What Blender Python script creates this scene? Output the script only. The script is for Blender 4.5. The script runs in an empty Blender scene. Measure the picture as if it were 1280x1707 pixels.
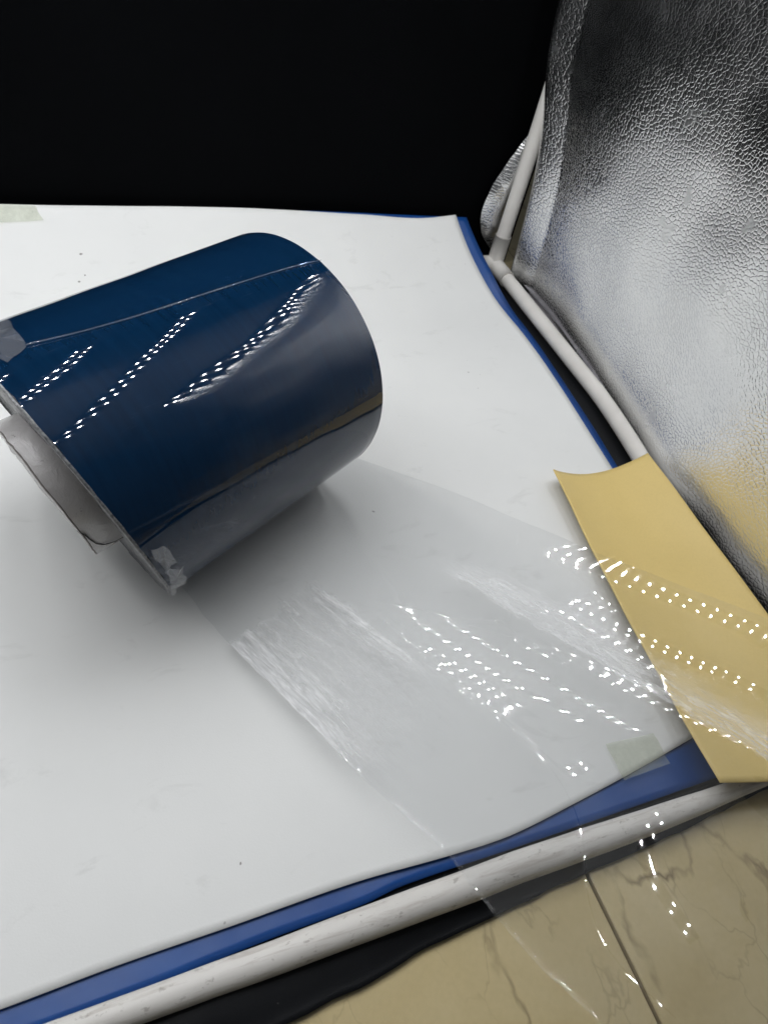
import bpy, bmesh, math, random
from mathutils import Vector, Matrix, noise
random.seed(7)
scene = bpy.context.scene
S = 0.42                                   # metres per unit of the layout (camera height above the table)

# ------------------------------------------------------------------ camera
cam_d = bpy.data.cameras.new('camera')
cam = bpy.data.objects.new('camera', cam_d)
scene.collection.objects.link(cam)
M = ((0.92296231, -0.12595235, 0.36369847), (-0.3346407, -0.72943008, 0.59661323), (0.19014777, -0.67235984, -0.71538526))
cam.matrix_world = Matrix([[M[0][0], -M[0][1], -M[0][2], 0], [M[1][0], -M[1][1], -M[1][2], 0],
                           [M[2][0], -M[2][1], -M[2][2], S], [0, 0, 0, 1]])
cam_d.sensor_fit = 'VERTICAL'; cam_d.sensor_height = 36; cam_d.lens = 26.0
cam_d.clip_start = 0.01; cam_d.clip_end = 50
cam_d.dof.use_dof = True; cam_d.dof.focus_distance = 0.46; cam_d.dof.aperture_fstop = 16
scene.camera = cam
# ------------------------------------------------------------------ world, exposure
world = bpy.data.worlds.new('World'); scene.world = world; world.use_nodes = True
bg = world.node_tree.nodes['Background']
bg.inputs[0].default_value = (0.85, 0.92, 1.0, 1); bg.inputs[1].default_value = 0.06
scene.view_settings.view_transform = 'Standard'; scene.view_settings.look = 'None'
scene.view_settings.exposure = 0.0; scene.view_settings.gamma = 1.0
LED_POWER = 1010.0

scene.cycles.max_bounces = 6; scene.cycles.diffuse_bounces = 2; scene.cycles.glossy_bounces = 4
scene.cycles.transmission_bounces = 2; scene.cycles.transparent_max_bounces = 8
# ------------------------------------------------------------------ helpers
def link(o):
    scene.collection.objects.link(o); return o
def mesh_obj(name, verts, faces, mat=None, parent=None, smooth=False):
    me = bpy.data.meshes.new(name); me.from_pydata([tuple(v) for v in verts], [], faces); me.update()
    if smooth:
        for p in me.polygons: p.use_smooth = True
    o = bpy.data.objects.new(name, me)
    if mat: me.materials.append(mat)
    if parent: o.parent = parent
    return link(o)
def empty(name, loc=(0, 0, 0)):
    o = bpy.data.objects.new(name, None); o.location = loc; o.empty_display_size = .02
    return link(o)
def tag(o, label, cat, group=None):
    o['label'] = label; o['category'] = cat
    if group: o['group'] = group
    return o
def grid(name, nu, nv, fn, mat, parent=None, smooth=True, thick=0.0, off=-1):
    vs = [fn(i / nu, j / nv) for j in range(nv + 1) for i in range(nu + 1)]
    w = nu + 1
    fs = [(j * w + i, j * w + i + 1, (j + 1) * w + i + 1, (j + 1) * w + i) for j in range(nv) for i in range(nu)]
    o = mesh_obj(name, vs, fs, mat, parent, smooth)
    if thick:
        m = o.modifiers.new('thickness', 'SOLIDIFY'); m.thickness = thick; m.offset = off
    return o
def interp(x, tab):
    if x <= tab[0][0]: return tab[0][1]
    for (a, b), (c, d) in zip(tab, tab[1:]):
        if x <= c: return b + (d - b) * (x - a) / (c - a)
    return tab[-1][1]
def smooth_interp(x, tab):                     # Catmull-Rom through the table
    n = len(tab)
    if x <= tab[0][0]: return tab[0][1]
    if x >= tab[-1][0]: return tab[-1][1]
    for i in range(n - 1):
        if x <= tab[i + 1][0]: break
    x0, y0 = tab[i]; x1, y1 = tab[i + 1]
    m0 = (tab[i + 1][1] - tab[i - 1][1]) / (tab[i + 1][0] - tab[i - 1][0]) if i > 0 else (y1 - y0) / (x1 - x0)
    m1 = (tab[i + 2][1] - tab[i][1]) / (tab[i + 2][0] - tab[i][0]) if i < n - 2 else (y1 - y0) / (x1 - x0)
    h = x1 - x0; t = (x - x0) / h
    return (2*t**3 - 3*t*t + 1)*y0 + (t**3 - 2*t*t + t)*h*m0 + (-2*t**3 + 3*t*t)*y1 + (t**3 - t*t)*h*m1
def tube(name, pts, rad, mat, parent=None, seg=20, caps=True):
    pts = [Vector(p) for p in pts]
    rads = rad if isinstance(rad, (list, tuple)) else [rad] * len(pts)
    vs, fs = [], []
    ref = Vector((0, 0, 1)) if abs((pts[-1] - pts[0]).normalized().z) < .8 else Vector((0, 1, 0))
    for i, p in enumerate(pts):
        t = (pts[min(i + 1, len(pts) - 1)] - pts[max(i - 1, 0)]).normalized()
        a = t.cross(ref).normalized(); b = a.cross(t)
        for q in range(seg):
            an = 2 * math.pi * q / seg
            vs.append(p + (a * math.cos(an) + b * math.sin(an)) * rads[i])
    for i in range(len(pts) - 1):
        for q in range(seg):
            fs.append((i*seg + q, i*seg + (q + 1) % seg, (i + 1)*seg + (q + 1) % seg, (i + 1)*seg + q))
    if caps:
        fs.append(tuple(range(seg))); fs.append(tuple((len(pts) - 1)*seg + q for q in reversed(range(seg))))
    return mesh_obj(name, vs, fs, mat, parent, True)
def nz(x, y, z=0.0): return noise.noise(Vector((x, y, z)))

# ------------------------------------------------------------------ materials
class NT:
    def __init__(self, name):
        self.m = bpy.data.materials.new(name); self.m.use_nodes = True
        self.t = self.m.node_tree; self.b = self.t.nodes['Principled BSDF']; self.out = self.t.nodes['Material Output']
    def n(self, typ, **kw):
        nd = self.t.nodes.new(typ)
        for k, v in kw.items():
            if k in nd.inputs: nd.inputs[k].default_value = v
            else: setattr(nd, k, v)
        return nd
    def l(self, a, b): self.t.links.new(a, b)
    def coord(self, kind='Object', scale=(1, 1, 1)):
        c = self.n('ShaderNodeTexCoord'); m = self.n('ShaderNodeMapping'); m.inputs['Scale'].default_value = scale
        self.l(c.outputs[kind], m.inputs['Vector']); return m.outputs['Vector']
    def noise(self, vec, scale, detail=4, rough=.55, dist=0):
        x = self.n('ShaderNodeTexNoise', Scale=scale, Detail=detail, Roughness=rough, Distortion=dist)
        self.l(vec, x.inputs['Vector']); return x.outputs['Fac']
    def ramp(self, fac, stops, interp='LINEAR'):
        r = self.n('ShaderNodeValToRGB'); r.color_ramp.interpolation = interp
        e = r.color_ramp.elements
        while len(e) < len(stops): e.new(.5)
        for el, (p, c) in zip(e, stops):
            el.position = p; el.color = (*c, 1) if len(c) == 3 else c
        self.l(fac, r.inputs['Fac']); return r.outputs['Color']
    def mix(self, fac, a, b, mode='MIX'):
        m = self.n('ShaderNodeMix', data_type='RGBA', blend_type=mode)
        for sock, v in ((0, fac), (6, a), (7, b)):
            if isinstance(v, bpy.types.NodeSocket): self.l(v, m.inputs[sock])
            elif sock == 0: m.inputs[0].default_value = v
            else: m.inputs[sock].default_value = (*v, 1)
        return m.outputs[2]
    def math(self, op, a, b=0.0):
        m = self.n('ShaderNodeMath', operation=op)
        for i, v in enumerate((a, b)):
            if isinstance(v, bpy.types.NodeSocket): self.l(v, m.inputs[i])
            else: m.inputs[i].default_value = v
        return m.outputs[0]
    def bump(self, h, strength=.3, dist=.001, normal=None):
        b = self.n('ShaderNodeBump'); b.inputs['Distance'].default_value = dist
        if isinstance(strength, bpy.types.NodeSocket): self.l(strength, b.inputs['Strength'])
        else: b.inputs['Strength'].default_value = strength
        self.l(h, b.inputs['Height'])
        if normal: self.l(normal, b.inputs['Normal'])
        return b.outputs['Normal']
    def set(self, **kw):
        for k, v in kw.items():
            s = self.b.inputs[k.replace('_', ' ')]
            if isinstance(v, bpy.types.NodeSocket): self.l(v, s)
            elif isinstance(v, tuple) and len(v) == 3: s.default_value = (*v, 1)
            else: s.default_value = v
        return self

def mat_paper():
    k = NT('white_paper'); v = k.coord()
    big = k.noise(v, 6, 5); smudge = k.noise(k.coord('Object', (1, 2.2, 1)), 22, 6, .65, .6); grain = k.noise(v, 900, 3)
    c = k.ramp(big, [(.3, (.715, .722, .71)), (.7, (.765, .77, .755))])
    dirt = k.ramp(smudge, [(.60, (0, 0, 0)), (.78, (1, 1, 1))])
    c = k.mix(k.math('MULTIPLY', dirt, .34), c, (.42, .42, .40))
    sp = k.noise(v, 160, 1, .5); spot = k.ramp(sp, [(.785, (0, 0, 0)), (.81, (1, 1, 1))])
    rare = k.ramp(k.noise(v, 9, 2), [(.5, (0, 0, 0)), (.6, (1, 1, 1))])
    c = k.mix(k.math('MULTIPLY', spot, k.math('MULTIPLY', rare, .8)), c, (.12, .11, .10))
    k.set(Base_Color=c, Roughness=.55, Normal=k.bump(grain, .12, .0004)); k.b.inputs['Specular IOR Level'].default_value = .25
    return k.m
def mat_blue_sheet():
    k = NT('blue_backdrop_sheet'); v = k.coord()
    c = k.ramp(k.noise(v, 14, 5, .6, .4), [(.3, (.003, .046, .205)), (.7, (.005, .064, .26))])
    k.set(Base_Color=c, Roughness=k.ramp(k.noise(v, 60, 4), [(.3, (.32,)*3), (.7, (.5,)*3)])); return k.m
def mat_black_fabric():
    k = NT('black_tent_fabric'); v = k.coord()
    n1 = k.noise(v, 1400, 2); n2 = k.noise(v, 10, 4)
    c = k.ramp(n2, [(.3, (.0035, .004, .005)), (.75, (.008, .009, .011))])
    dust = k.ramp(k.noise(v, 420, 2, .6), [(.73, (0, 0, 0)), (.79, (1, 1, 1))])
    c = k.mix(k.math('MULTIPLY', dust, .25), c, (.25, .25, .24))
    k.set(Base_Color=c, Roughness=.62, Normal=k.bump(n1, .2, .0003)); k.b.inputs['Specular IOR Level'].default_value = .25
    return k.m
def mat_backdrop():
    k = NT('black_back_lining'); v = k.coord()
    c = k.ramp(k.noise(v, 5, 4), [(.3, (.0009, .0011, .0015)), (.75, (.0018, .0021, .0027))])
    k.set(Base_Color=c, Roughness=.7, Normal=k.bump(k.noise(v, 1100, 2), .15, .0003)); k.b.inputs['Specular IOR Level'].default_value = .04
    return k.m
def mat_silver():
    k = NT('embossed_silver_lining'); v = k.coord('Object', (1, 1, 1))
    warp = k.n('ShaderNodeTexNoise', Scale=120.0, Detail=2.0); k.l(v, warp.inputs['Vector'])
    mv = k.n('ShaderNodeVectorMath', operation='MULTIPLY_ADD'); mv.inputs[1].default_value = (.0035,) * 3
    k.l(warp.outputs['Color'], mv.inputs[0]); k.l(v, mv.inputs[2])
    sp_ = k.n('ShaderNodeSeparateXYZ'); k.l(mv.outputs[0], sp_.inputs[0])
    cb = k.n('ShaderNodeCombineXYZ'); k.l(k.math('ADD', sp_.outputs['X'], sp_.outputs['Y']), cb.inputs['X']); k.l(sp_.outputs['Z'], cb.inputs['Y'])
    vo = k.n('ShaderNodeTexVoronoi', feature='DISTANCE_TO_EDGE', voronoi_dimensions='2D', Scale=290.0); k.l(cb.outputs[0], vo.inputs['Vector'])
    vo2 = k.n('ShaderNodeTexVoronoi', feature='F1', voronoi_dimensions='2D', Scale=290.0); k.l(cb.outputs[0], vo2.inputs['Vector'])
    h = k.ramp(vo.outputs['Distance'], [(.0, (0, 0, 0)), (.22, (1, 1, 1))], 'EASE')
    hh = k.math('ADD', h, k.math('MULTIPLY', vo2.outputs['Distance'], -.3))
    nb = k.bump(k.noise(v, 35, 3), .06, .0012)
    nn = k.bump(hh, .21, .0009, nb)
    c = k.ramp(k.noise(v, 12, 4), [(.3, (.80, .81, .82)), (.7, (.88, .88, .88))])
    k.set(Base_Color=c, Metallic=1.0, Roughness=k.ramp(k.noise(v, 25, 5), [(.3, (.19,)*3), (.75, (.29,)*3)]), Normal=nn)
    return k.m
def mat_hem():
    k = NT('lining_hem'); v = k.coord()
    k.set(Base_Color=k.ramp(k.noise(v, 60, 4), [(.3, (.36, .34, .36)), (.7, (.5, .48, .5))]), Roughness=.5, Metallic=.3); return k.m
def mat_pole(dirty):
    k = NT('dirty_white_pole' if dirty else 'white_pole'); v = k.coord('Object', (1, 1, 1) if not dirty else (.25, 1, 1))
    c = k.ramp(k.noise(v, 30, 5), [(.3, (.63, .61, .575)), (.7, (.71, .69, .655))])
    if dirty:
        st = k.ramp(k.noise(k.coord('Object', (.12, 1, 1)), 220, 6, .7, .5), [(.50, (0, 0, 0)), (.68, (1, 1, 1))])
        c = k.mix(k.math('MULTIPLY', st, .45), c, (.30, .25, .21))
        st2 = k.ramp(k.noise(k.coord('Object', (.5, 1, 1)), 300, 4, .7), [(.60, (0, 0, 0)), (.67, (1, 1, 1))])
        c = k.mix(k.math('MULTIPLY', st2, .45), c, (.16, .13, .11))
    k.set(Base_Color=c, Roughness=.5 if dirty else .4, Normal=k.bump(k.noise(v, 140, 4), .35 if dirty else .1, .0008)); return k.m
def mat_gold_card():
    k = NT('gold_kraft_card'); v = k.coord()
    c = k.ramp(k.noise(v, 10, 5), [(.3, (.66, .50, .185)), (.7, (.72, .55, .215))])
    c = k.mix(k.math('MULTIPLY', k.ramp(k.noise(v, 700, 3), [(.4, (0, 0, 0)), (.7, (1, 1, 1))]), .12), c, (.45, .34, .14))
    k.set(Base_Color=c, Roughness=.42, Normal=k.bump(k.noise(v, 420, 4), .3, .0004)); k.b.inputs['Specular IOR Level'].default_value = .35
    return k.m
def mat_film(name='clear_film', ior=.062, haze=.009, rough=.02):
    k = NT(name); v = k.coord()
    tr = k.n('ShaderNodeBsdfTransparent'); tr.inputs[0].default_value = (.955, .96, .965, 1)
    gl = k.n('ShaderNodeBsdfGlossy'); gl.inputs['Roughness'].default_value = rough
    df = k.n('ShaderNodeBsdfDiffuse'); df.inputs[0].default_value = (.96, .965, .97, 1)
    ge = k.n('ShaderNodeNewGeometry'); dt = k.n('ShaderNodeVectorMath', operation='DOT_PRODUCT')
    k.l(ge.outputs['Incoming'], dt.inputs[0]); k.l(ge.outputs['Normal'], dt.inputs[1])
    fc = k.math('SUBTRACT', 1.0, k.math('ABSOLUTE', dt.outputs['Value']))
    fr_ = k.math('ADD', k.math('MULTIPLY', k.math('POWER', fc, 5.0), .9), ior)      # two-surface reflectance of a thin sheet
    # white glare painted into the film colour as hazy streaked patches (UV: x along, y across)
    uvn = k.n('ShaderNodeTexCoord').outputs['UV']
    ds_ = k.n('ShaderNodeTexNoise', Scale=14.0, Detail=5.0, Roughness=.65); k.l(uvn, ds_.inputs['Vector'])
    ma = k.n('ShaderNodeVectorMath', operation='MULTIPLY_ADD'); ma.inputs[1].default_value = (.09, .09, 0); k.l(ds_.outputs['Color'], ma.inputs[0]); k.l(uvn, ma.inputs[2])
    sx = k.n('ShaderNodeSeparateXYZ'); k.l(ma.outputs[0], sx.inputs[0])
    X_ = k.math('SUBTRACT', sx.outputs['X'], .045); Y_ = k.math('SUBTRACT', sx.outputs['Y'], .045)
    def ss(val, lo, hi):
        m_ = k.n('ShaderNodeMapRange', interpolation_type='SMOOTHSTEP'); k.l(val, m_.inputs['Value'])
        m_.inputs['From Min'].default_value = lo; m_.inputs['From Max'].default_value = hi; return m_.outputs['Result']
    def box(x0, x1, y0, y1, fx0, fx1, fy0, fy1):
        a_ = k.math('MULTIPLY', ss(X_, x0, x0 + fx0), k.math('SUBTRACT', 1, ss(X_, x1 - fx1, x1)))
        b_ = k.math('MULTIPLY', ss(Y_, y0, y0 + fy0), k.math('SUBTRACT', 1, ss(Y_, y1 - fy1, y1)))
        return k.math('MULTIPLY', a_, b_)
    st = k.ramp(k.noise(k.coord('UV', (5, 16, 1)), 2.2, 5, .6, .8), [(.35, (.35,)*3), (.72, (1, 1, 1))])
    fine = k.ramp(k.noise(k.coord('UV', (16, 60, 1)), 2.5, 3, .55, .5), [(.4, (.55,)*3), (.7, (1, 1, 1))])
    p1 = box(.27, .60, -.05, .16, .012, .16, .01, .12)
    p2 = box(.29, .55, .27, .37, .02, .12, .09, .012)
    p3 = box(.27, .66, -.05, .385, .014, .30, .01, .03)
    p4 = box(.40, 1.3, .66, .80, .10, .1, .015, .10)
    tot = k.math('ADD', k.math('ADD', k.math('MULTIPLY', p1, .62), k.math('MULTIPLY', p2, .55)), k.math('ADD', k.math('MULTIPLY', p3, .42), k.math('MULTIPLY', p4, .62)))
    if name != 'clear_film': tot = k.math('MULTIPLY', st, .16)
    hz = k.math('ADD', k.math('MULTIPLY', k.math('MULTIPLY', tot, st), fine), haze)
    nb = k.bump(k.noise(v, 120, 3), k.math('MULTIPLY', k.math('MAXIMUM', k.math('SUBTRACT', hz, haze + .08), 0.0), .4), .0008)
    k.l(nb, gl.inputs['Normal'])
    m1 = k.n('ShaderNodeMixShader'); k.l(hz, m1.inputs[0]); k.l(tr.outputs[0], m1.inputs[1]); k.l(df.outputs[0], m1.inputs[2])
    m2 = k.n('ShaderNodeMixShader'); k.l(fr_, m2.inputs[0]); k.l(m1.outputs[0], m2.inputs[1]); k.l(gl.outputs[0], m2.inputs[2])
    k.l(m2.outputs[0], k.out.inputs['Surface']); return k.m
def mat_roll():
    k = NT('wound_blue_film'); v = k.coord('UV', (1, 1, 1))
    band = k.noise(k.coord('UV', (14, 1.2, 1)), 4, 4)
    c = k.ramp(band, [(.3, (.0014, .0125, .036)), (.7, (.0024, .0175, .048))])
    st = k.ramp(k.noise(k.coord('UV', (2.0, 26, 1)), 6, 7, .72, .5), [(.60, (0, 0, 0)), (.80, (1, 1, 1))])
    cl = k.ramp(k.noise(v, 4.5, 4, .5, .4), [(.48, (0, 0, 0)), (.66, (1, 1, 1))])
    scuff = k.math('MULTIPLY', st, cl)
    c = k.mix(k.math('MULTIPLY', scuff, .22), c, (.20, .26, .34))
    r = k.math('ADD', k.math('MULTIPLY', scuff, .22), .022)
    ob = k.coord()
    nb = k.bump(k.noise(ob, 26, 3), .02, .002)
    nb = k.bump(k.noise(ob, 170, 3), .008, .0006, nb)
    k.set(Base_Color=c, Roughness=r, IOR=1.45, Normal=nb)
    return k.m
def mat_layers():
    k = NT('film_edge_layers'); v = k.coord()
    w = k.noise(v, 420, 4, .7)
    k.set(Base_Color=k.ramp(w, [(.35, (.06, .062, .07)), (.65, (.26, .265, .27))]), Roughness=.35, Normal=k.bump(w, .5, .0006)); return k.m
def mat_core():
    k = NT('paper_core'); v = k.coord()
    c = k.ramp(k.noise(v, 30, 5), [(.3, (.46, .445, .44)), (.7, (.56, .54, .535))])
    sp = k.ramp(k.noise(v, 95, 5, .75), [(.63, (0, 0, 0)), (.70, (1, 1, 1))])
    c = k.mix(k.math('MULTIPLY', sp, .75), c, (.07, .06, .055))
    nb = k.bump(k.noise(v, 90, 5, .65, .8), .6, .0016)
    k.set(Base_Color=c, Roughness=.42, Normal=nb, Coat_Weight=.8, Coat_Roughness=.12); k.l(nb, k.b.inputs['Coat Normal'])
    return k.m
def mat_tile():
    k = NT('polished_cream_marble'); v = k.coord()
    c = k.ramp(k.noise(v, 9, 6, .6, .5), [(.3, (.52, .42, .22)), (.55, (.58, .48, .27)), (.75, (.63, .53, .32))])
    g = k.noise(v, 300, 3); c = k.mix(k.math('MULTIPLY', g, .16), c, (.16, .13, .08))
    def veins(scale, width, seedoff, stretch):
        w = k.n('ShaderNodeTexNoise', Scale=9.0, Detail=5.0, Roughness=.6)
        vv = k.coord('Object', stretch); k.l(vv, w.inputs['Vector'])
        a = k.n('ShaderNodeVectorMath', operation='MULTIPLY_ADD'); a.inputs[1].default_value = (.10,)*3
        k.l(w.outputs['Color'], a.inputs[0]); k.l(vv, a.inputs[2])
        o = k.n('ShaderNodeVectorMath', operation='ADD'); o.inputs[1].default_value = (seedoff, seedoff*1.7, 3.1); k.l(a.outputs[0], o.inputs[0])
        vo = k.n('ShaderNodeTexVoronoi', feature='DISTANCE_TO_EDGE', Scale=scale); k.l(o.outputs[0], vo.inputs['Vector'])
        return k.ramp(vo.outputs['Distance'], [(0, (1, 1, 1)), (width, (0, 0, 0))])
    msk = k.ramp(k.noise(v, 13, 3), [(.42, (0, 0, 0)), (.58, (1, 1, 1))])
    c = k.mix(k.math('MULTIPLY', k.math('MULTIPLY', veins(7, .022, 2.3, (1.5, .7, 1)), msk), .8), c, (.085, .055, .03))
    c = k.mix(k.math('MULTIPLY', veins(17, .02, 8.1, (1.6, .8, 1)), k.math('MULTIPLY', msk, .35)), c, (.12, .085, .05))
    k.set(Base_Color=c, Roughness=.14, Normal=k.bump(k.noise(v, 40, 3), .03, .001)); return k.m
def mat_plain(name, col, rough=.5, metal=0.0):
    k = NT(name); v = k.coord()
    k.set(Base_Color=k.ramp(k.noise(v, 40, 4), [(.3, tuple(x*.85 for x in col)), (.7, col)]), Roughness=rough, Metallic=metal); return k.m
def mat_led():
    k = NT('led_emitter'); k.b.inputs['Base Color'].default_value = (.9, .9, .9, 1)
    k.b.inputs['Emission Color'].default_value = (.97, .98, 1.0, 1); k.b.inputs['Emission Strength'].default_value = LED_POWER
    return k.m
def mat_tape():
    k = NT('translucent_tape'); v = k.coord()
    tr = k.n('ShaderNodeBsdfTransparent'); tr.inputs[0].default_value = (.95, .965, .91, 1)
    df = k.n('ShaderNodeBsdfDiffuse'); df.inputs[0].default_value = (.66, .69, .60, 1)
    m = k.n('ShaderNodeMixShader')
    f = k.ramp(k.noise(v, 90, 5, .65), [(.35, (.14,)*3), (.7, (.34,)*3)]); k.l(f, m.inputs[0])
    k.l(tr.outputs[0], m.inputs[1]); k.l(df.outputs[0], m.inputs[2]); k.l(m.outputs[0], k.out.inputs['Surface']); return k.m

PAPER, BLUE, FAB, BACK, SILV = mat_paper(), mat_blue_sheet(), mat_black_fabric(), mat_backdrop(), mat_silver()
POLE, DPOLE, GOLD, FILM, ROLL = mat_pole(False), mat_pole(True), mat_gold_card(), mat_film(), mat_roll()
LAYERS, CORE, TILE, HEM, LED, TAPE = mat_layers(), mat_core(), mat_tile(), mat_hem(), mat_led(), mat_tape()
FLAKE = mat_film('torn_film', .10, .05, .06)
GROUT = mat_plain('dark_grout', (.03, .025, .02), .9)
ALU = mat_plain('grey_led_board', (.10, .10, .10), .5)
SILV_TOP = mat_plain('silver_top_lining', (.86, .86, .86), .3, 1.0)
DARK = mat_plain('dark_crack', (.03, .025, .022), .8)

# ------------------------------------------------------------------ floor of marble tiles
floor = mesh_obj('floor', [(-1.7, -1.6, -.016), (1.5, -1.6, -.016), (1.5, 1.5, -.016), (-1.7, 1.5, -.016)], [(0, 1, 2, 3)], GROUT)
floor['kind'] = 'structure'
gx, tile_w, tile_l = .2365, .6, .8
def tile_mesh():
    bm = bmesh.new(); bmesh.ops.create_cube(bm, size=1)
    bmesh.ops.scale(bm, vec=(tile_w - .0024, tile_l - .0024, .012), verts=bm.verts)
    bmesh.ops.bevel(bm, geom=bm.edges[:], offset=.0006, segments=1, affect='EDGES')
    me = bpy.data.meshes.new('tile'); bm.to_mesh(me); bm.free(); me.materials.append(TILE); return me
tm = tile_mesh()
for ix in (-2, -1, 0, 1):
    for iy in (-1, 0, 1):
        o = link(bpy.data.objects.new('tile', tm)); o.parent = floor
        o.location = (gx + (ix + .5) * tile_w, .25 + (iy - .5) * tile_l, -.0085)

# ------------------------------------------------------------------ photo light tent
def P(x, y, z): return Vector((x * S, y * S, z * S))
tent = tag(empty('light_tent', (.15, .4, 0)), 'black folding photo light tent with white tube frame and embossed silver side lining', 'light tent')
T = Vector(tent.location)
def L(x, y, z): return P(x, y, z) - T
XL, XR, YF, YB, ZT = -1.02, 1.143, .178, 1.665, 1.52
# base fabric
def base_fn(u, v):
    x = XL - .03 + (XR + .07 - XL) * u; y = .175 + (1.78 - .175) * v
    return L(x, y, .0035 + .0012 * nz(x * 6, y * 6))
grid('floor_panel', 60, 60, base_fn, FAB, tent)
# back panel
def back_fn(u, v):
    x = XL - .02 + (XR + .10 - XL) * u; z = .0 + ZT * v
    return L(x, 1.735 + .008 * nz(x * 2.5, z * 2.5, 4), z)
grid('back_panel', 50, 50, back_fn, BACK, tent)
# top panel that carries the lights
def top_fn(u, v):
    return L(XL - .02 + (XR + .07 - XL) * u, .12 + 1.65 * v, ZT + .006 * nz(u * 5, v * 5, 9))
grid('top_panel', 30, 30, top_fn, SILV_TOP, tent)
# silver side lining: cross-section per height, its rear edge rolls over the corner tube higher up
view = Vector((.566, .824, 0)); right = Vector((.824, -.566, 0)); pole_c = Vector((XR, YB, 0))
def lining_fn(u, v):
    z = .012 + (ZT - .02) * v
    q = smooth_interp(z, [(0, .056), (.12, .048), (.28, .034), (.40, .014), (.58, -.030), (.8, -.044), (1.1, -.046), (1.6, -.046)])
    e = pole_c + right * q - view * .030
    back = e + view * .06 + right * .012
    wall = [(1.196, 1.60), (1.197, 1.40), (1.180, 1.1), (1.147, .85), (1.137, .5), (1.130, .02)]
    y0 = e.y - .075
    pull = .058 - q                                # the lining is drawn over the tube further up
    def wx(y):
        f = max(0, min(1, (y - .75) / (1.60 - .75))); f = f * f * (3 - 2 * f)
        return smooth_interp(-y, [(-b_, a_) for a_, b_ in wall]) - pull * .82 * f
    if u < .05:
        t = u / .05; p = back.lerp(e, t ** .5) - right * .008 * math.sin(math.pi * t)
    elif u < .12:
        t = (u - .05) / .07; w0 = Vector((wx(y0), y0, 0)); c0 = Vector((wx(y0) - .012, y0 + .035, 0))
        p = e * (1 - t) ** 2 + c0 * 2 * t * (1 - t) + w0 * t * t
    else:
        t = (u - .12) / .88; y = y0 + (.02 - y0) * t
        p = Vector((wx(y), y, 0))
    w = max(0, min(1, (u - .1) / .2))
    bul = (.010 * nz(p.y * 2.3, z * 2.3, 2.0) + .004 * nz(p.y * 7, z * 7, 5.0)) * w
    lift = -.018 * math.exp(-((z - .0) / .05) ** 2) * max(0, nz(p.y * 5, 1.5) + .25) * w
    return L(p.x + bul + lift, p.y, z)
side = grid('side_lining', 220, 130, lining_fn, SILV, tent)
side['label'] = 'pebble-embossed reflective silver lining'
grid('side_lining', 60, 50, lambda u, v: L(XL - .03 + .008 * nz(u * 4, v * 4, 6), .02 + 1.72 * u, .012 + (ZT - .02) * v), SILV, tent)
# hem along the bottom of the lining
grid('lining_hem', 120, 4, lambda u, v: L(1.186 - .075 * max(0, min(.55, u - .18)) + .010 * math.sin(v * 3.1) + .006 * nz(u * 9, 2), 1.62 - 1.55 * u, .006 + .022 * v), HEM, tent)
# puckered piece of silver lining behind the corner tube
def corner_fn(u, v):
    z = .035 + .37 * v
    w = smooth_interp(v, [(0, .03), (.18, .09), (.42, .105), (.7, .07), (1, .012)])
    x = 1.190 - w * (1 - u); d = .035 * math.sin(math.pi * min(1, u * 1.1)) * math.sin(math.pi * v) + .008 * nz(x * 30, z * 22)
    return L(x, 1.715 - d * .6, z)
grid('lining_corner', 30, 40, corner_fn, SILV, tent)
# frame tubes
def straight(a, b, n=24, wob=0): 
    return [L(*(a[i] + (b[i] - a[i]) * t / n for i in range(3))) + Vector((0, wob * nz(t * .35, 3.3), wob * nz(t * .35, 8.8))) for t in range(n + 1)]
pr = .0190 * S
tube('pole', [L(XR - .052 * max(0, min(1, (1.10 - y) / .40)) ** 1.5, y, .030) for y in [YF + .02 + (YB - .05 - YF) * t / 40 for t in range(41)]], pr, POLE, tent)
tube('pole', straight((XR, YB, .05), (XR, YB, ZT)), pr, POLE, tent)
FX = [XL + (XR - XL) * t / 60 for t in range(61)]
fr = [smooth_interp(x, [(-1.1, .015), (-.1, .0158), (.25, .019), (.5, .0195), (.7, .0172), (.92, .0108), (1.15, .010)]) * S for x in FX]
front = [L(x, smooth_interp(x, [(-1.1, .172), (-.1, .1740), (.25, .178), (.5, .1815), (.7, .181), (.92, .185), (1.15, .185)]) + .0012 * nz(x * 12, 4), .020 + .001 * nz(x * 9, 1)) for x in FX]
fp = tube('front_pole', front, fr, DPOLE, tent, 24); fp['label'] = 'scuffed and stained white front tube'
tube('pole', straight((XL, YB, .030), (XR - .03, YB, .030)), pr, POLE, tent)
tube('pole', straight((XL, YF, .030), (XL, YB, .030)), pr, POLE, tent)
tube('pole', straight((XL, YB, .05), (XL, YB, ZT)), pr, POLE, tent)
# corner connector of the tubes
def connector():
    o = tube('corner_connector', [L(XR, YB, .030), L(XR, YB, .06), L(XR, YB, .115)], [pr * 1.18] * 3, POLE, tent, 20)
    c2 = tube('corner_connector', [L(XR, YB + .004, .030), L(XR, YB - .05, .030), L(XR, YB - .085, .030)], [pr * 1.17] * 3, POLE, tent, 20)
    tube('corner_connector', [L(XR + .004, YB, .031), L(XR - .045, YB, .031)], [pr * 1.15] * 2, POLE, tent, 20)
connector()
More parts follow.
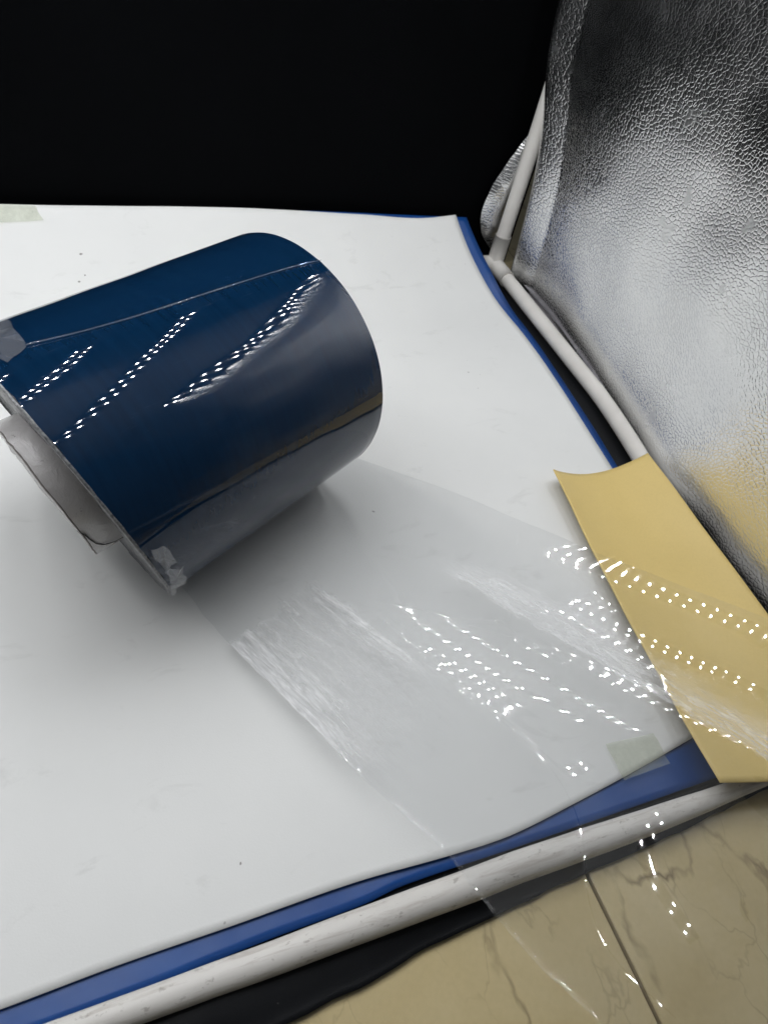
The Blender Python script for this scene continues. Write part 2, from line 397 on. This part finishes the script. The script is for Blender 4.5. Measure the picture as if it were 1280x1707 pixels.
# loose black fabric flap that spills out under the front tube
FE = [(-1.1, .07), (-.2, .085), (.05, .104), (.13, .112), (.25, .123), (.32, .135), (.416, .14), (.572, .151), (.703, .157), (.92, .172), (1.2, .178)]
def flap_fn(u, v):
    x = XL + (XR - XL) * u; ye = smooth_interp(x, FE) + .003 * nz(x * 25, 2.2); y = .205 + (ye - .205) * v
    z = .0045 + (.010 + .006 * nz(x * 7, 5)) * math.sin(math.pi * min(1, v * 1.05)) * (ye < .15) + .003 * nz(x * 14, y * 20) * v * (1 - v) * 4
    return L(x, y, max(.002, z * (1 - v ** 4)))
grid('front_flap', 140, 14, flap_fn, FAB, tent, thick=.0006, off=1)

# ------------------------------------------------------------------ LED strips under the top panel (lamps seen as rows of dots in the film; far-left ones added as fill)
def disc_mesh(r):
    n = 6
    me = bpy.data.meshes.new('led'); vs = [(r * math.cos(2*math.pi*i/n), r * math.sin(2*math.pi*i/n), 0) for i in range(n)]
    me.from_pydata(vs, [], [tuple(reversed(range(n)))]); me.update(); me.materials.append(LED); return me
led_me = disc_mesh(.0016)
strip_labels = {-.88: 'added unseen fill led strip along the far side lining', -.62: 'added unseen fill led strip second from the far side lining', -.36: 'added unseen fill led strip above the empty part of the white sheet', -.09: 'slim led strip hung above the paper core', .16: 'slim led strip hung above the wound roll',
                .58: 'slim led strip hung above the middle of the film', 1.10: 'slim led strip beside the silver lining'}
for X, lab in strip_labels.items():
    st = tag(empty('led_strip', P(X, 1.14, ZT - .02)), lab, 'led strip', 'led strips under the top panel')
    bm = bmesh.new(); bmesh.ops.create_cube(bm, size=1); bmesh.ops.scale(bm, vec=(.030, 1.20 * S, .003), verts=bm.verts)
    me = bpy.data.meshes.new('board'); bm.to_mesh(me); bm.free(); me.materials.append(ALU)
    b = link(bpy.data.objects.new('board', me)); b.parent = st; b.location = (0, 0, .0025)
    n = 17
    for i in range(n):
        for sgn in (-1, 1):
            o = link(bpy.data.objects.new('led', led_me)); o.parent = st
            o.location = (sgn * .0085, (-.57 + 1.12 * (i + (.22 if sgn > 0 else 0)) / (n - 1)) * S, .0)

# ------------------------------------------------------------------ backdrop sheets
def curl(y): return .13 * max(0, (y - 1.42) / .29) ** 2
PR = [(.2, .845), (.26, .868), (.5, .985), (.70, 1.028), (.857, 1.046), (.962, 1.056), (1.121, 1.070), (1.288, 1.079), (1.42, 1.076), (1.515, 1.062), (1.58, 1.047), (1.643, 1.028), (1.713, 1.006), (1.73, 1.0)]
BR = [(.19, .95), (.3, .99), (.6, 1.045), (.863, 1.068), (.99, 1.082), (1.153, 1.095), (1.333, 1.106), (1.475, 1.103), (1.58, 1.088), (1.643, 1.067), (1.713, 1.040), (1.73, 1.036)]
PF = [(-1.1, .213), (-.158, .2165), (-.08, .2175), (.031, .222), (.176, .224), (.341, .227), (.486, .222), (.585, .222), (.705, .236), (.843, .256), (1.1, .30)]
PB = [(-1.1, 1.713), (-.1, 1.713), (.42, 1.715), (.73, 1.709), (.885, 1.704), (1.012, 1.713)]
BB = [(-1.1, 1.708), (.3, 1.711), (.407, 1.7155), (.573, 1.717), (.868, 1.713), (1.05, 1.711)]
BF = [(-1.1, .186), (-.1, .187), (.026, .191), (.147, .198), (.28, .201), (.333, .207), (.517, .207), (.825, .209), (1.1, .215)]
def sheet(name, R_, F_, B_, z0, mat, wave):
    def fn(u, v):
        x = -.98 + (.98 + 1.0) * u
        yf, yb = smooth_interp(x, F_), smooth_interp(x, B_)
        y = yf + (yb - yf) * v
        x2 = -.98 + (.98 + smooth_interp(y, R_)) * u
        z = z0 + curl(y) + wave * nz(x2 * 3, y * 3, z0 * 90) + .25 * wave * nz(x2 * 9, y * 9, z0 * 70)
        return P(x2, y, z)
    return grid(name, 120, 140, fn, mat)
sb = sheet('blue_backdrop_sheet', BR, BF, BB, .0105, BLUE, .0008)
tag(sb, 'glossy deep blue backdrop sheet showing as a border under the white one', 'backdrop sheet')
sw = sheet('white_backdrop_sheet', PR, PF, PB, .0160, PAPER, .0012)
tag(sw, 'large matte white backdrop sheet with smudges curling up at the back', 'backdrop sheet')
for s_ in (sb, sw):
    m = s_.modifiers.new('thickness', 'SOLIDIFY'); m.thickness = .0004; m.offset = -1
# tape patches
def tape(name, corners, label, z):
    c = [Vector(q) for q in corners]
    def fn(u, v):
        p = (c[0] * (1 - u) + c[1] * u) * (1 - v) + (c[3] * (1 - u) + c[2] * u) * v
        return P(p.x + .003 * nz(p.y * 60, 1) * (u in (0, 1)), p.y, curl(p.y) + z + .0012 * (nz(p.x * 40, p.y * 40) + .4))
    return tag(grid(name, 16, 12, fn, TAPE), label, 'tape')
tape('tape_patch', [(.677, .302), (.766, .297), (.763, .247), (.674, .244)], 'pale greenish square of translucent tape at the front of the white sheet, under the film', .0195)
tape('tape_patch', [(-.17, 1.711), (-.032, 1.709), (-.018, 1.684), (-.17, 1.676)], 'pale translucent tape scrap at the curled back edge of the white sheet', .0195)

# ------------------------------------------------------------------ gold card
CL = [Vector((.872, .842, .052)), Vector((.787, .190, .066))]        # long edge over the white sheet
CR = [Vector((1.112, .848, .060)), Vector((1.085, .13, .056))]
CM_DROP = .034
def card_fn(u, v):
    a = CL[0].lerp(CL[1], v); b = CR[0].lerp(CR[1], v)
    p = a.lerp(b, u)
    drop = CM_DROP * (1 - v * .75) * (1 - (2 * u - 1) ** 2) * 1.05
    p.z += -drop + .012 * math.sin(math.pi * v) * -1 * (1 - u) + .004 * nz(u * 2, v * 4, 3)
    return P(p.x, p.y, max(p.z, .0205))
gc = grid('gold_card', 30, 60, card_fn, GOLD, thick=.0007, off=1)
tag(gc, 'curved matte gold strip of card lying across the sheet edge beside the silver lining', 'card')

# ------------------------------------------------------------------ film roll
A_ = .56017371; LEN = .338; RR = .2131
U = Vector((math.cos(A_), math.sin(A_), 0)); N_ = Vector((-math.sin(A_), math.cos(A_), 0)); K = Vector((0, 0, 1))
ZB = .018
AX = Vector((.0589, .8432, RR + ZB * .6))
roll = tag(empty('film_roll', P(AX.x, AX.y, ZB)), 'roll of glossy navy blue film on a grey paper core, partly unrolled into clear film', 'film roll')
T2 = Vector(roll.location)
def cyl(s, th, r, ax=AX):
    return ax + U * s + (N_ * math.cos(th) + K * math.sin(th)) * r
def plane_s(th, r, p0, n, ax=AX):
    q = ax + (N_ * math.cos(th) + K * math.sin(th)) * r
    return (p0 - q).dot(n) / U.dot(n)
cp = Vector((0, 0, 1.0))
NR = Vector((.8472, .3817, .3696)).normalized()
EP = Vector((.001, .626, .362))
EDGE_N = (NR * .90 + U * .10).normalized()
def s_left(th, r): return plane_s(th, r, EP, EDGE_N)
SEAM = [(-.14, 86.5), (-.119, 87.3), (-.045, 91.4), (.038, 94.2), (.166, 96.7), (.253, 99.0), (.341, 102.3)]
def rad(s, th):
    d = math.degrees(th) % 360
    sd = smooth_interp(s, SEAM) if s > -.14 else 86.0
    x = d - sd
    ridge = .0016 * math.exp(-(x / 1.3) ** 2) * max(0, min(1, .35 + .9 * nz(s * 7, 3.0)))
    step = .0010 * (1 / (1 + math.exp(-x / .8))) * math.exp(-max(0, x) / 40)
    edge = .0010 * math.exp(-((LEN - s) / .012) ** 2)
    soft = .0011 * nz(s * 5, math.cos(th) * 2.2, math.sin(th) * 2.2) + .0004 * nz(s * 13, math.cos(th) * 6, math.sin(th) * 6)
    return RR + ridge + step * .5 - edge + soft
NT_, NS = 360, 90
vs, fs, uv = [], [], []
for i in range(NT_):
    th = 2 * math.pi * i / NT_; s0 = s_left(th, RR)
    s0 += .0025 * nz(math.cos(th) * 9, math.sin(th) * 9, 1.0)
    for j in range(NS + 1):
        s = s0 + (LEN - s0) * j / NS
        vs.append(cyl(s, th, rad(s, th)) * S - T2); uv.append((s * 2, i / NT_ * 2.6))
for i in range(NT_):
    for j in range(NS):
        a = i * (NS + 1) + j; b = ((i + 1) % NT_) * (NS + 1) + j
        fs.append((a, a + 1, b + 1, b))
wound = mesh_obj('wound_film', vs, fs, ROLL, roll, True)
ul = wound.data.uv_layers.new(name='UVMap')
for lp in wound.data.loops:
    ul.data[lp.index].uv = uv[lp.vertex_index]
# layered ends
RC = .108; AXC = AX + Vector((0, 0, -.010))
def end_face(name, left):
    rings = 26; vs, fs = [], []
    for q in range(rings + 1):
        f = q / rings
        for i in range(NT_ // 2):
            th = 4 * math.pi * i / NT_
            r = RR + (RC - .002 - RR) * f
            if q == 0: r = RR - .0006
            ax = AX.lerp(AXC, f)
            if left: s = plane_s(th, r, EP, EDGE_N, ax) + .0035 * nz(q * 1.7, math.cos(th) * 2, math.sin(th) * 2) - .003 * (q == 1)
            else: s = LEN + .003 * nz(q * 1.7, math.cos(th) * 2, math.sin(th) * 2 + 7) - .001
            vs.append((ax + U * s + (N_ * math.cos(th) + K * math.sin(th)) * r) * S - T2)
    m = NT_ // 2
    for q in range(rings):
        for i in range(m):
            a, b = q * m + i, q * m + (i + 1) % m
            fs.append((a, b, b + m, a + m))
    return mesh_obj(name, vs, fs, LAYERS, roll, False)
end_face('layered_end', True); end_face('layered_end', False)
# rim of loose film edges on the left end
vs, fs = [], []
m = 240
for q in range(4):
    for i in range(m):
        th = 2 * math.pi * i / m
        r = RR + (.0008 if q < 2 else -.004) + .0006 * nz(i * .5, q)
        ds = (-.000, -.003, -.0045, -.001)[q] + .0012 * nz(i * .25, q + 4)
        vs.append((AX + U * (s_left(th, r) + ds) + (N_ * math.cos(th) + K * math.sin(th)) * r) * S - T2)
for q in range(3):
    for i in range(m): fs.append((q*m + i, q*m + (i+1) % m, (q+1)*m + (i+1) % m, (q+1)*m + i))
mesh_obj('ragged_rim', vs, fs, LAYERS, roll, True)
# paper core
CN = Vector((.8759, .3739, .3049)).normalized()
CEN = (CN * .985 + U * .015).normalized()
vs, fs = [], []
m = 120; prof = []
NCS = 16
for j in range(NCS + 1): prof.append((RC, j / NCS))
prof += [(RC - .004, 1.0), (RC - .018, 1.0), (RC - .018, 0.0)]
for i in range(m):
    th = 2 * math.pi * i / m
    send = plane_s(th, RC, cp + U * .010, CEN, AXC) + .0018 * nz(i * .13, 2.0) + .0012 * nz(i * .6, 5.0)
    for q, (r, t) in enumerate(prof):
        s = .33 + (send - .33) * t
        if q == NCS + 1: s -= .002
        rr = r + (.0015 * nz(s * 14, i * .12, 3) if q <= NCS else 0)
        vs.append(cyl(s, th, rr, AXC) * S - T2)
k_ = len(prof)
for i in range(m):
    for q in range(k_ - 1):
        a, b = i * k_ + q, ((i + 1) % m) * k_ + q
        fs.append((a, a + 1, b + 1, b))
core = mesh_obj('core', vs, fs, CORE, roll, True); core['label'] = 'grey paper core sticking out with torn edge'
EDGE_PTS = []
for i in range(m + 1):
    th = 2 * math.pi * (i % m) / m; i_ = i % m
    send = plane_s(th, RC, cp + U * .010, CEN, AXC) + .0018 * nz(i_ * .13, 2.0) + .0012 * nz(i_ * .6, 5.0)
    EDGE_PTS.append(cyl(send - .001, th, RC - .0015 + .001 * nz(i_ * .4, 9), AXC) * S - T2)
tube('cut_edge', EDGE_PTS, [.0005 + .00025 * nz(i * .7, 1) for i in range(m + 1)], mat_plain('grey_cut_board', (.22, .20, .19), .9), core, 6, False)
cr = [(-.156, 168), (-.151, 172), (-.146, 178), (-.138, 186), (-.125, 194), (-.105, 201), (-.085, 204)]
tube('crack', [cyl(s, math.radians(d), RC + .0012, AXC) * S - T2 for s, d in cr], [.0002, .0005, .00035, .0003, .0003, .0002, .0002], DARK, core, 6)
SV = []
for i in range(121):
    t = i / 120; s_ = -.118 + .458 * t; d0 = smooth_interp(s_, SEAM)
    w = .55 * (.25 + .75 * math.sin(math.pi * min(1, t * 1.05)) ** 2) * (.75 + .5 * nz(t * 9, 4))
    for dd, h in ((-w, .0004), (0, .0030), (w * .8, .0012)):
        d_ = math.radians(d0 + dd); SV.append(cyl(s_, d_, rad(s_, d_) + h) * S - T2)
mesh_obj('film_seam', SV, [(3*i + j, 3*i + j + 1, 3*i + j + 4, 3*i + j + 3) for i in range(120) for j in (0, 1)], FLAKE, roll, True)
# torn clear scraps on the rim
def flake(pts, lift, seed):
    rnd = random.Random(seed); c = Vector((0, 0, 0)); P3 = []
    for s, d in pts: P3.append(cyl(s, math.radians(d), RR + .004 + rnd.random() * lift))
    for p in P3: c += p / len(P3)
    vs = [c * S - T2]; n = len(P3)
    for i in range(n):
        a, b = P3[i], P3[(i + 1) % n]
        for t in (0, .33, .66):
            p = a.lerp(b, t) + Vector((rnd.uniform(-1, 1), rnd.uniform(-1, 1), rnd.uniform(-1, 1))) * lift * .45
            vs.append(p * S - T2)
    k2 = len(vs) - 1
    return mesh_obj('torn_scrap', vs, [(0, 1 + i, 1 + (i + 1) % k2) for i in range(k2)], FLAKE, roll, False)
flake([(-.132, 165), (-.112, 168), (-.100, 178), (-.118, 180)], .006, 3)
flake([(-.122, 178), (-.088, 182), (-.084, 194), (-.104, 192)], .007, 5)
flake([(-.108, 190), (-.086, 196), (-.078, 201), (-.098, 200)], .006, 9)
flake([(-.158, 66), (-.095, 68), (-.108, 78), (-.120, 89), (-.152, 92)], .004, 12)

# clear film running off the roll
LE = [(0.035, 0.835, 0.019), (0.085, 0.775, 0.0195), (0.114, 0.728, 0.021), (0.1418, 0.6474, 0.022), (0.1693, 0.5828, 0.027), (0.244, 0.4268, 0.043), (0.2841, 0.3409, 0.053), (0.309, 0.2948, 0.058), (0.3514, 0.2162, 0.068), (0.3676, 0.163, 0.074), (0.4003, 0.0731, 0.086), (0.4359, -0.0018, 0.105), (0.5, -0.14, 0.15), (0.56, -0.26, 0.19)]
RE = [(0.4, 1.03, 0.021), (0.4981, 0.9588, 0.0217), (0.5891, 0.8707, 0.0369), (0.6497, 0.7899, 0.0605), (0.699, 0.7028, 0.0882), (0.7389, 0.6336, 0.1132), (0.7739, 0.5653, 0.1366), (0.8094, 0.5065, 0.1594), (0.8419, 0.4495, 0.1803), (0.8738, 0.3978, 0.2), (0.9037, 0.3478, 0.2174), (0.9697, 0.2278, 0.2474), (1.0437, 0.0978, 0.2774), (1.1037, -0.0222, 0.2974)]
# height of the film as a bicubic spline over (across, along)
FILM_C = [
    [.02666, .02194, .01635, .00939, .00183, -.00465, -.00803, -.00652, .00095, .01440, .03304, .05565, .08108, .10832, .13650, .16470, .19220, .21885, .24497],
    [.02605, .02219, .01754, .01067, .00318, -.00274, -.00514, -.00251, .00594, .02009, .03914, .06200, .08741, .11414, .14123, .16808, .19442, .22034, .24609],
    [.02547, .02236, .01862, .01180, .00440, -.00085, -.00214, .00171, .01112, .02587, .04526, .06836, .09380, .12003, .14598, .17135, .19647, .22175, .24725],
    [.02507, .02242, .01925, .01256, .00540, .00106, .00121, .00652, .01682, .03193, .05144, .07471, .10024, .12605, .15067, .17429, .19817, .22302, .24854],
    [.02485, .02239, .01948, .01302, .00625, .00315, .00531, .01245, .02347, .03843, .05778, .08107, .10665, .13213, .15518, .17666, .19935, .22410, .25003],
    [.02472, .02229, .01958, .01355, .00724, .00574, .01071, .02011, .03161, .04559, .06449, .08754, .11281, .13795, .15918, .17823, .19998, .22504, .25176],
    [.02463, .02213, .01976, .01470, .00908, .00940, .01817, .03001, .04177, .05369, .07201, .09433, .11848, .14270, .16200, .17905, .20034, .22589, .25359],
    [.02450, .02188, .02008, .01695, .01307, .01525, .02863, .04222, .05424, .06346, .08105, .10180, .12362, .14447, .16236, .17994, .20114, .22674, .25511],
    [.02436, .02158, .02045, .02022, .02136, .02572, .04282, .05612, .06834, .07708, .09236, .11026, .12927, .14709, .16347, .18111, .20233, .22782, .25614],
    [.02423, .02128, .02071, .02294, .02799, .03553, .05346, .06836, .08333, .09371, .10586, .11992, .13631, .15267, .16649, .18185, .20324, .22909, .25749],
    [.02413, .02105, .02084, .02452, .03166, .04211, .06052, .07675, .09258, .10690, .12277, .13097, .14472, .15520, .16638, .18267, .20419, .23039, .25964],
    [.02408, .02091, .02088, .02537, .03390, .04611, .06203, .08090, .09813, .11417, .13120, .14337, .15573, .16068, .16901, .18589, .20692, .23271, .26176],
    [.02407, .02084, .02086, .02578, .03514, .04830, .06438, .08259, .09812, .11738, .13683, .15464, .16827, .17398, .17894, .19263, .21239, .23686, .26400],
    [.02410, .02080, .02082, .02594, .03574, .04945, .06624, .08505, .10238, .11928, .13933, .15849, .17689, .18763, .19054, .20177, .22002, .24268, .26740],
    [.02417, .02077, .02077, .02603, .03614, .05018, .06759, .08774, .10752, .12713, .14516, .16187, .17971, .19354, .20036, .21211, .22935, .25016, .27252],
    [.02428, .02071, .02070, .02623, .03677, .05111, .06874, .09035, .11058, .13007, .14944, .16640, .17826, .19435, .20856, .22302, .23999, .25921, .27950],
    [.02440, .02062, .02062, .02670, .03803, .05295, .07035, .09162, .11549, .13541, .15486, .17289, .18552, .19895, .21746, .23450, .25162, .26965, .28828],
    [.02440, .02047, .02063, .02765, .04020, .05629, .07436, .09431, .11788, .14098, .16291, .18110, .19493, .21006, .22896, .24693, .26410, .28128, .29867],
    [.02402, .02030, .02094, .02930, .04343, .06126, .08213, .10575, .12865, .15216, .17488, .19586, .21236, .22628, .24321, .26059, .27743, .29394, .31042],
    [.02281, .02015, .02189, .03191, .04779, .06747, .09023, .11503, .14039, .16532, .18925, .21091, .22984, .24425, .25938, .27550, .29163, .30752, .32328],
    [.02030, .02013, .02401, .03581, .05332, .07469, .09898, .12515, .15223, .17916, .20618, .23096, .24859, .26245, .27647, .29138, .30667, .32191, .33707],
    [.01650, .02032, .02747, .04103, .05993, .08272, .10836, .13585, .16438, .19309, .22147, .24684, .26540, .28002, .29378, .30790, .32241, .33702, .35162],
    [.01231, .02067, .03152, .04709, .06736, .09141, .11825, .14695, .17670, .20660, .23549, .26096, .28087, .29678, .31093, .32474, .33866, .35270, .36678],
    [.00840, .02113, .03562, .05352, .07532, .10059, .12854, .15830, .18901, .21963, .24871, .27440, .29555, .31284, .32776, .34164, .35524, .36881, .38241],
    [.00501, .02169, .03962, .06002, .08353, .11007, .13908, .16977, .20123, .23230, .26156, .28763, .30984, .32841, .34426, .35849, .37198, .38520, .39839],
    [.00212, .02233, .04350, .06647, .09182, .11969, .14974, .18129, .21336, .24477, .27426, .30083, .32398, .34372, .36053, .37526, .38876, .40173, .41456],
    [-.00045, .02302, .04730, .07285, .10010, .12934, .16044, .19280, .22543, .25717, .28694, .31404, .33810, .35894, .37670, .39196, .40555, .41831, .43083]]
FU, FD = Vector((.882, .47)), Vector((.47, -.882)); FO = Vector((.114, .728)) - FD * .12
PLT = list(zip((.15, .25, .36, .48, .56, .62, .68, .75, .82, .90, 1.4), (-.05, -.10, -.09, -.05, -.03, -.02, -.01, .005, .018, -.011, -.011)))
def lift(a, a0, a1):
    w = a1 - a0; x = min(1, max(0, (a - a0) / w)); return w * (x**3 - x**4 / 2) + max(0, a - a1)
def bsp(x):
    x = abs(x)
    return 2/3 - x*x + x**3/2 if x < 1 else ((2 - x)**3/6 if x < 2 else 0)
def film_z(x, y):
    w = Vector((x, y)) - FO; t = (w.dot(FU) + .06) / .03; a = (w.dot(FD) + .06) / .08
    it, ia = int(math.floor(t)), int(math.floor(a)); z = 0
    for i in range(it - 1, it + 3):
        bi = bsp(t - i); i_ = min(26, max(0, i))
        for j in range(ia - 1, ia + 3):
            z += FILM_C[i_][min(18, max(0, j))] * bi * bsp(a - j)
    # flat left part of the film that meets the rippled part along a sharp fold
    tt, aa = w.dot(FU), w.dot(FD)
    ww = max(0, min(1, (aa - .14) / .12)) * max(0, min(1, (.56 - aa) / .12)); ww = ww * ww * (3 - 2 * ww)
    zl = max(.0202, .021 + .004 * ww + .1 * lift(aa, .12, .30) + .2 * lift(aa, .80, .95) + tt * smooth_interp(aa, PLT) + tt * tt * smooth_interp(aa, [(.2, 0), (.4, .33), (.8, .33), (.9, .15)]))
    if tt > .30: return z
    e = .0011; d = z - zl
    return .5 * (z + zl + math.sqrt(d * d + e * e)) - e * .3
def arc(pts):
    d = [0.0]
    for a, b in zip(pts, pts[1:]): d.append(d[-1] + (Vector(a) - Vector(b)).length)
    return d
la, ra = arc(LE), arc(RE)
LT = [[(t, p[i]) for t, p in zip(la, LE)] for i in range(3)]
RT = [[(t, p[i]) for t, p in zip(ra, RE)] for i in range(3)]
FLN = min(la[-1], ra[-1])
def seg_d(p, pts):
    best = 9
    for a, b in zip(pts, pts[1:]):
        a, b = Vector(a), Vector(b); t = max(0, min(1, (p - a).dot(b - a) / (b - a).length_squared))
        best = min(best, (p - a.lerp(b, t)).length)
    return best
CREASES = [([(.70, .70), (.650, .625), (.636, .555), (.632, .50)], .0014, .006), ([(.378, .645), (.44, .592), (.50, .545), (.56, .515)], .0007, .006),
           ([(.32, .309), (.335, .325), (.395, .330), (.485, .355)], .0011, .006)]
def film_fn(v, u):                                     # u along, v across (0 left .. 1 right)
    a = u * FLN
    l = Vector((smooth_interp(a, LT[0]), smooth_interp(a, LT[1]), interp(a, LT[2])))
    r = Vector((smooth_interp(a, RT[0]), smooth_interp(a, RT[1]), smooth_interp(a, RT[2])))
    p = l.lerp(r, v)
    p.z = film_z(p.x, p.y)
    q = Vector((p.x, p.y)); cz = 0
    for pts, h, w in CREASES:
        d = seg_d(q, [Vector(c) for c in pts]); cz += h * math.exp(-(d / w) ** 2)
    p.z += cz * .7
    if v == 0: p.z += .0008 * nz(u * 60, 3) + .0006
    p.x += .0018 * nz(u * 45, 7) * max(0, 1 - v * 30)
    lo = .0192 if p.y > .235 else .043
    p.z = max(p.z, lo + .0008)
    return P(p.x, p.y, p.z) - T2
film = grid('film_tail', 150, 260, film_fn, FILM, roll)
ul = film.data.uv_layers.new(name='UVMap'); w_ = 151
for lp in film.data.loops:
    vi = lp.vertex_index; ul.data[lp.index].uv = ((vi // w_) / 260 * FLN, (vi % w_) / 150)
film['label'] = 'clear unrolled film tail with wrinkles'
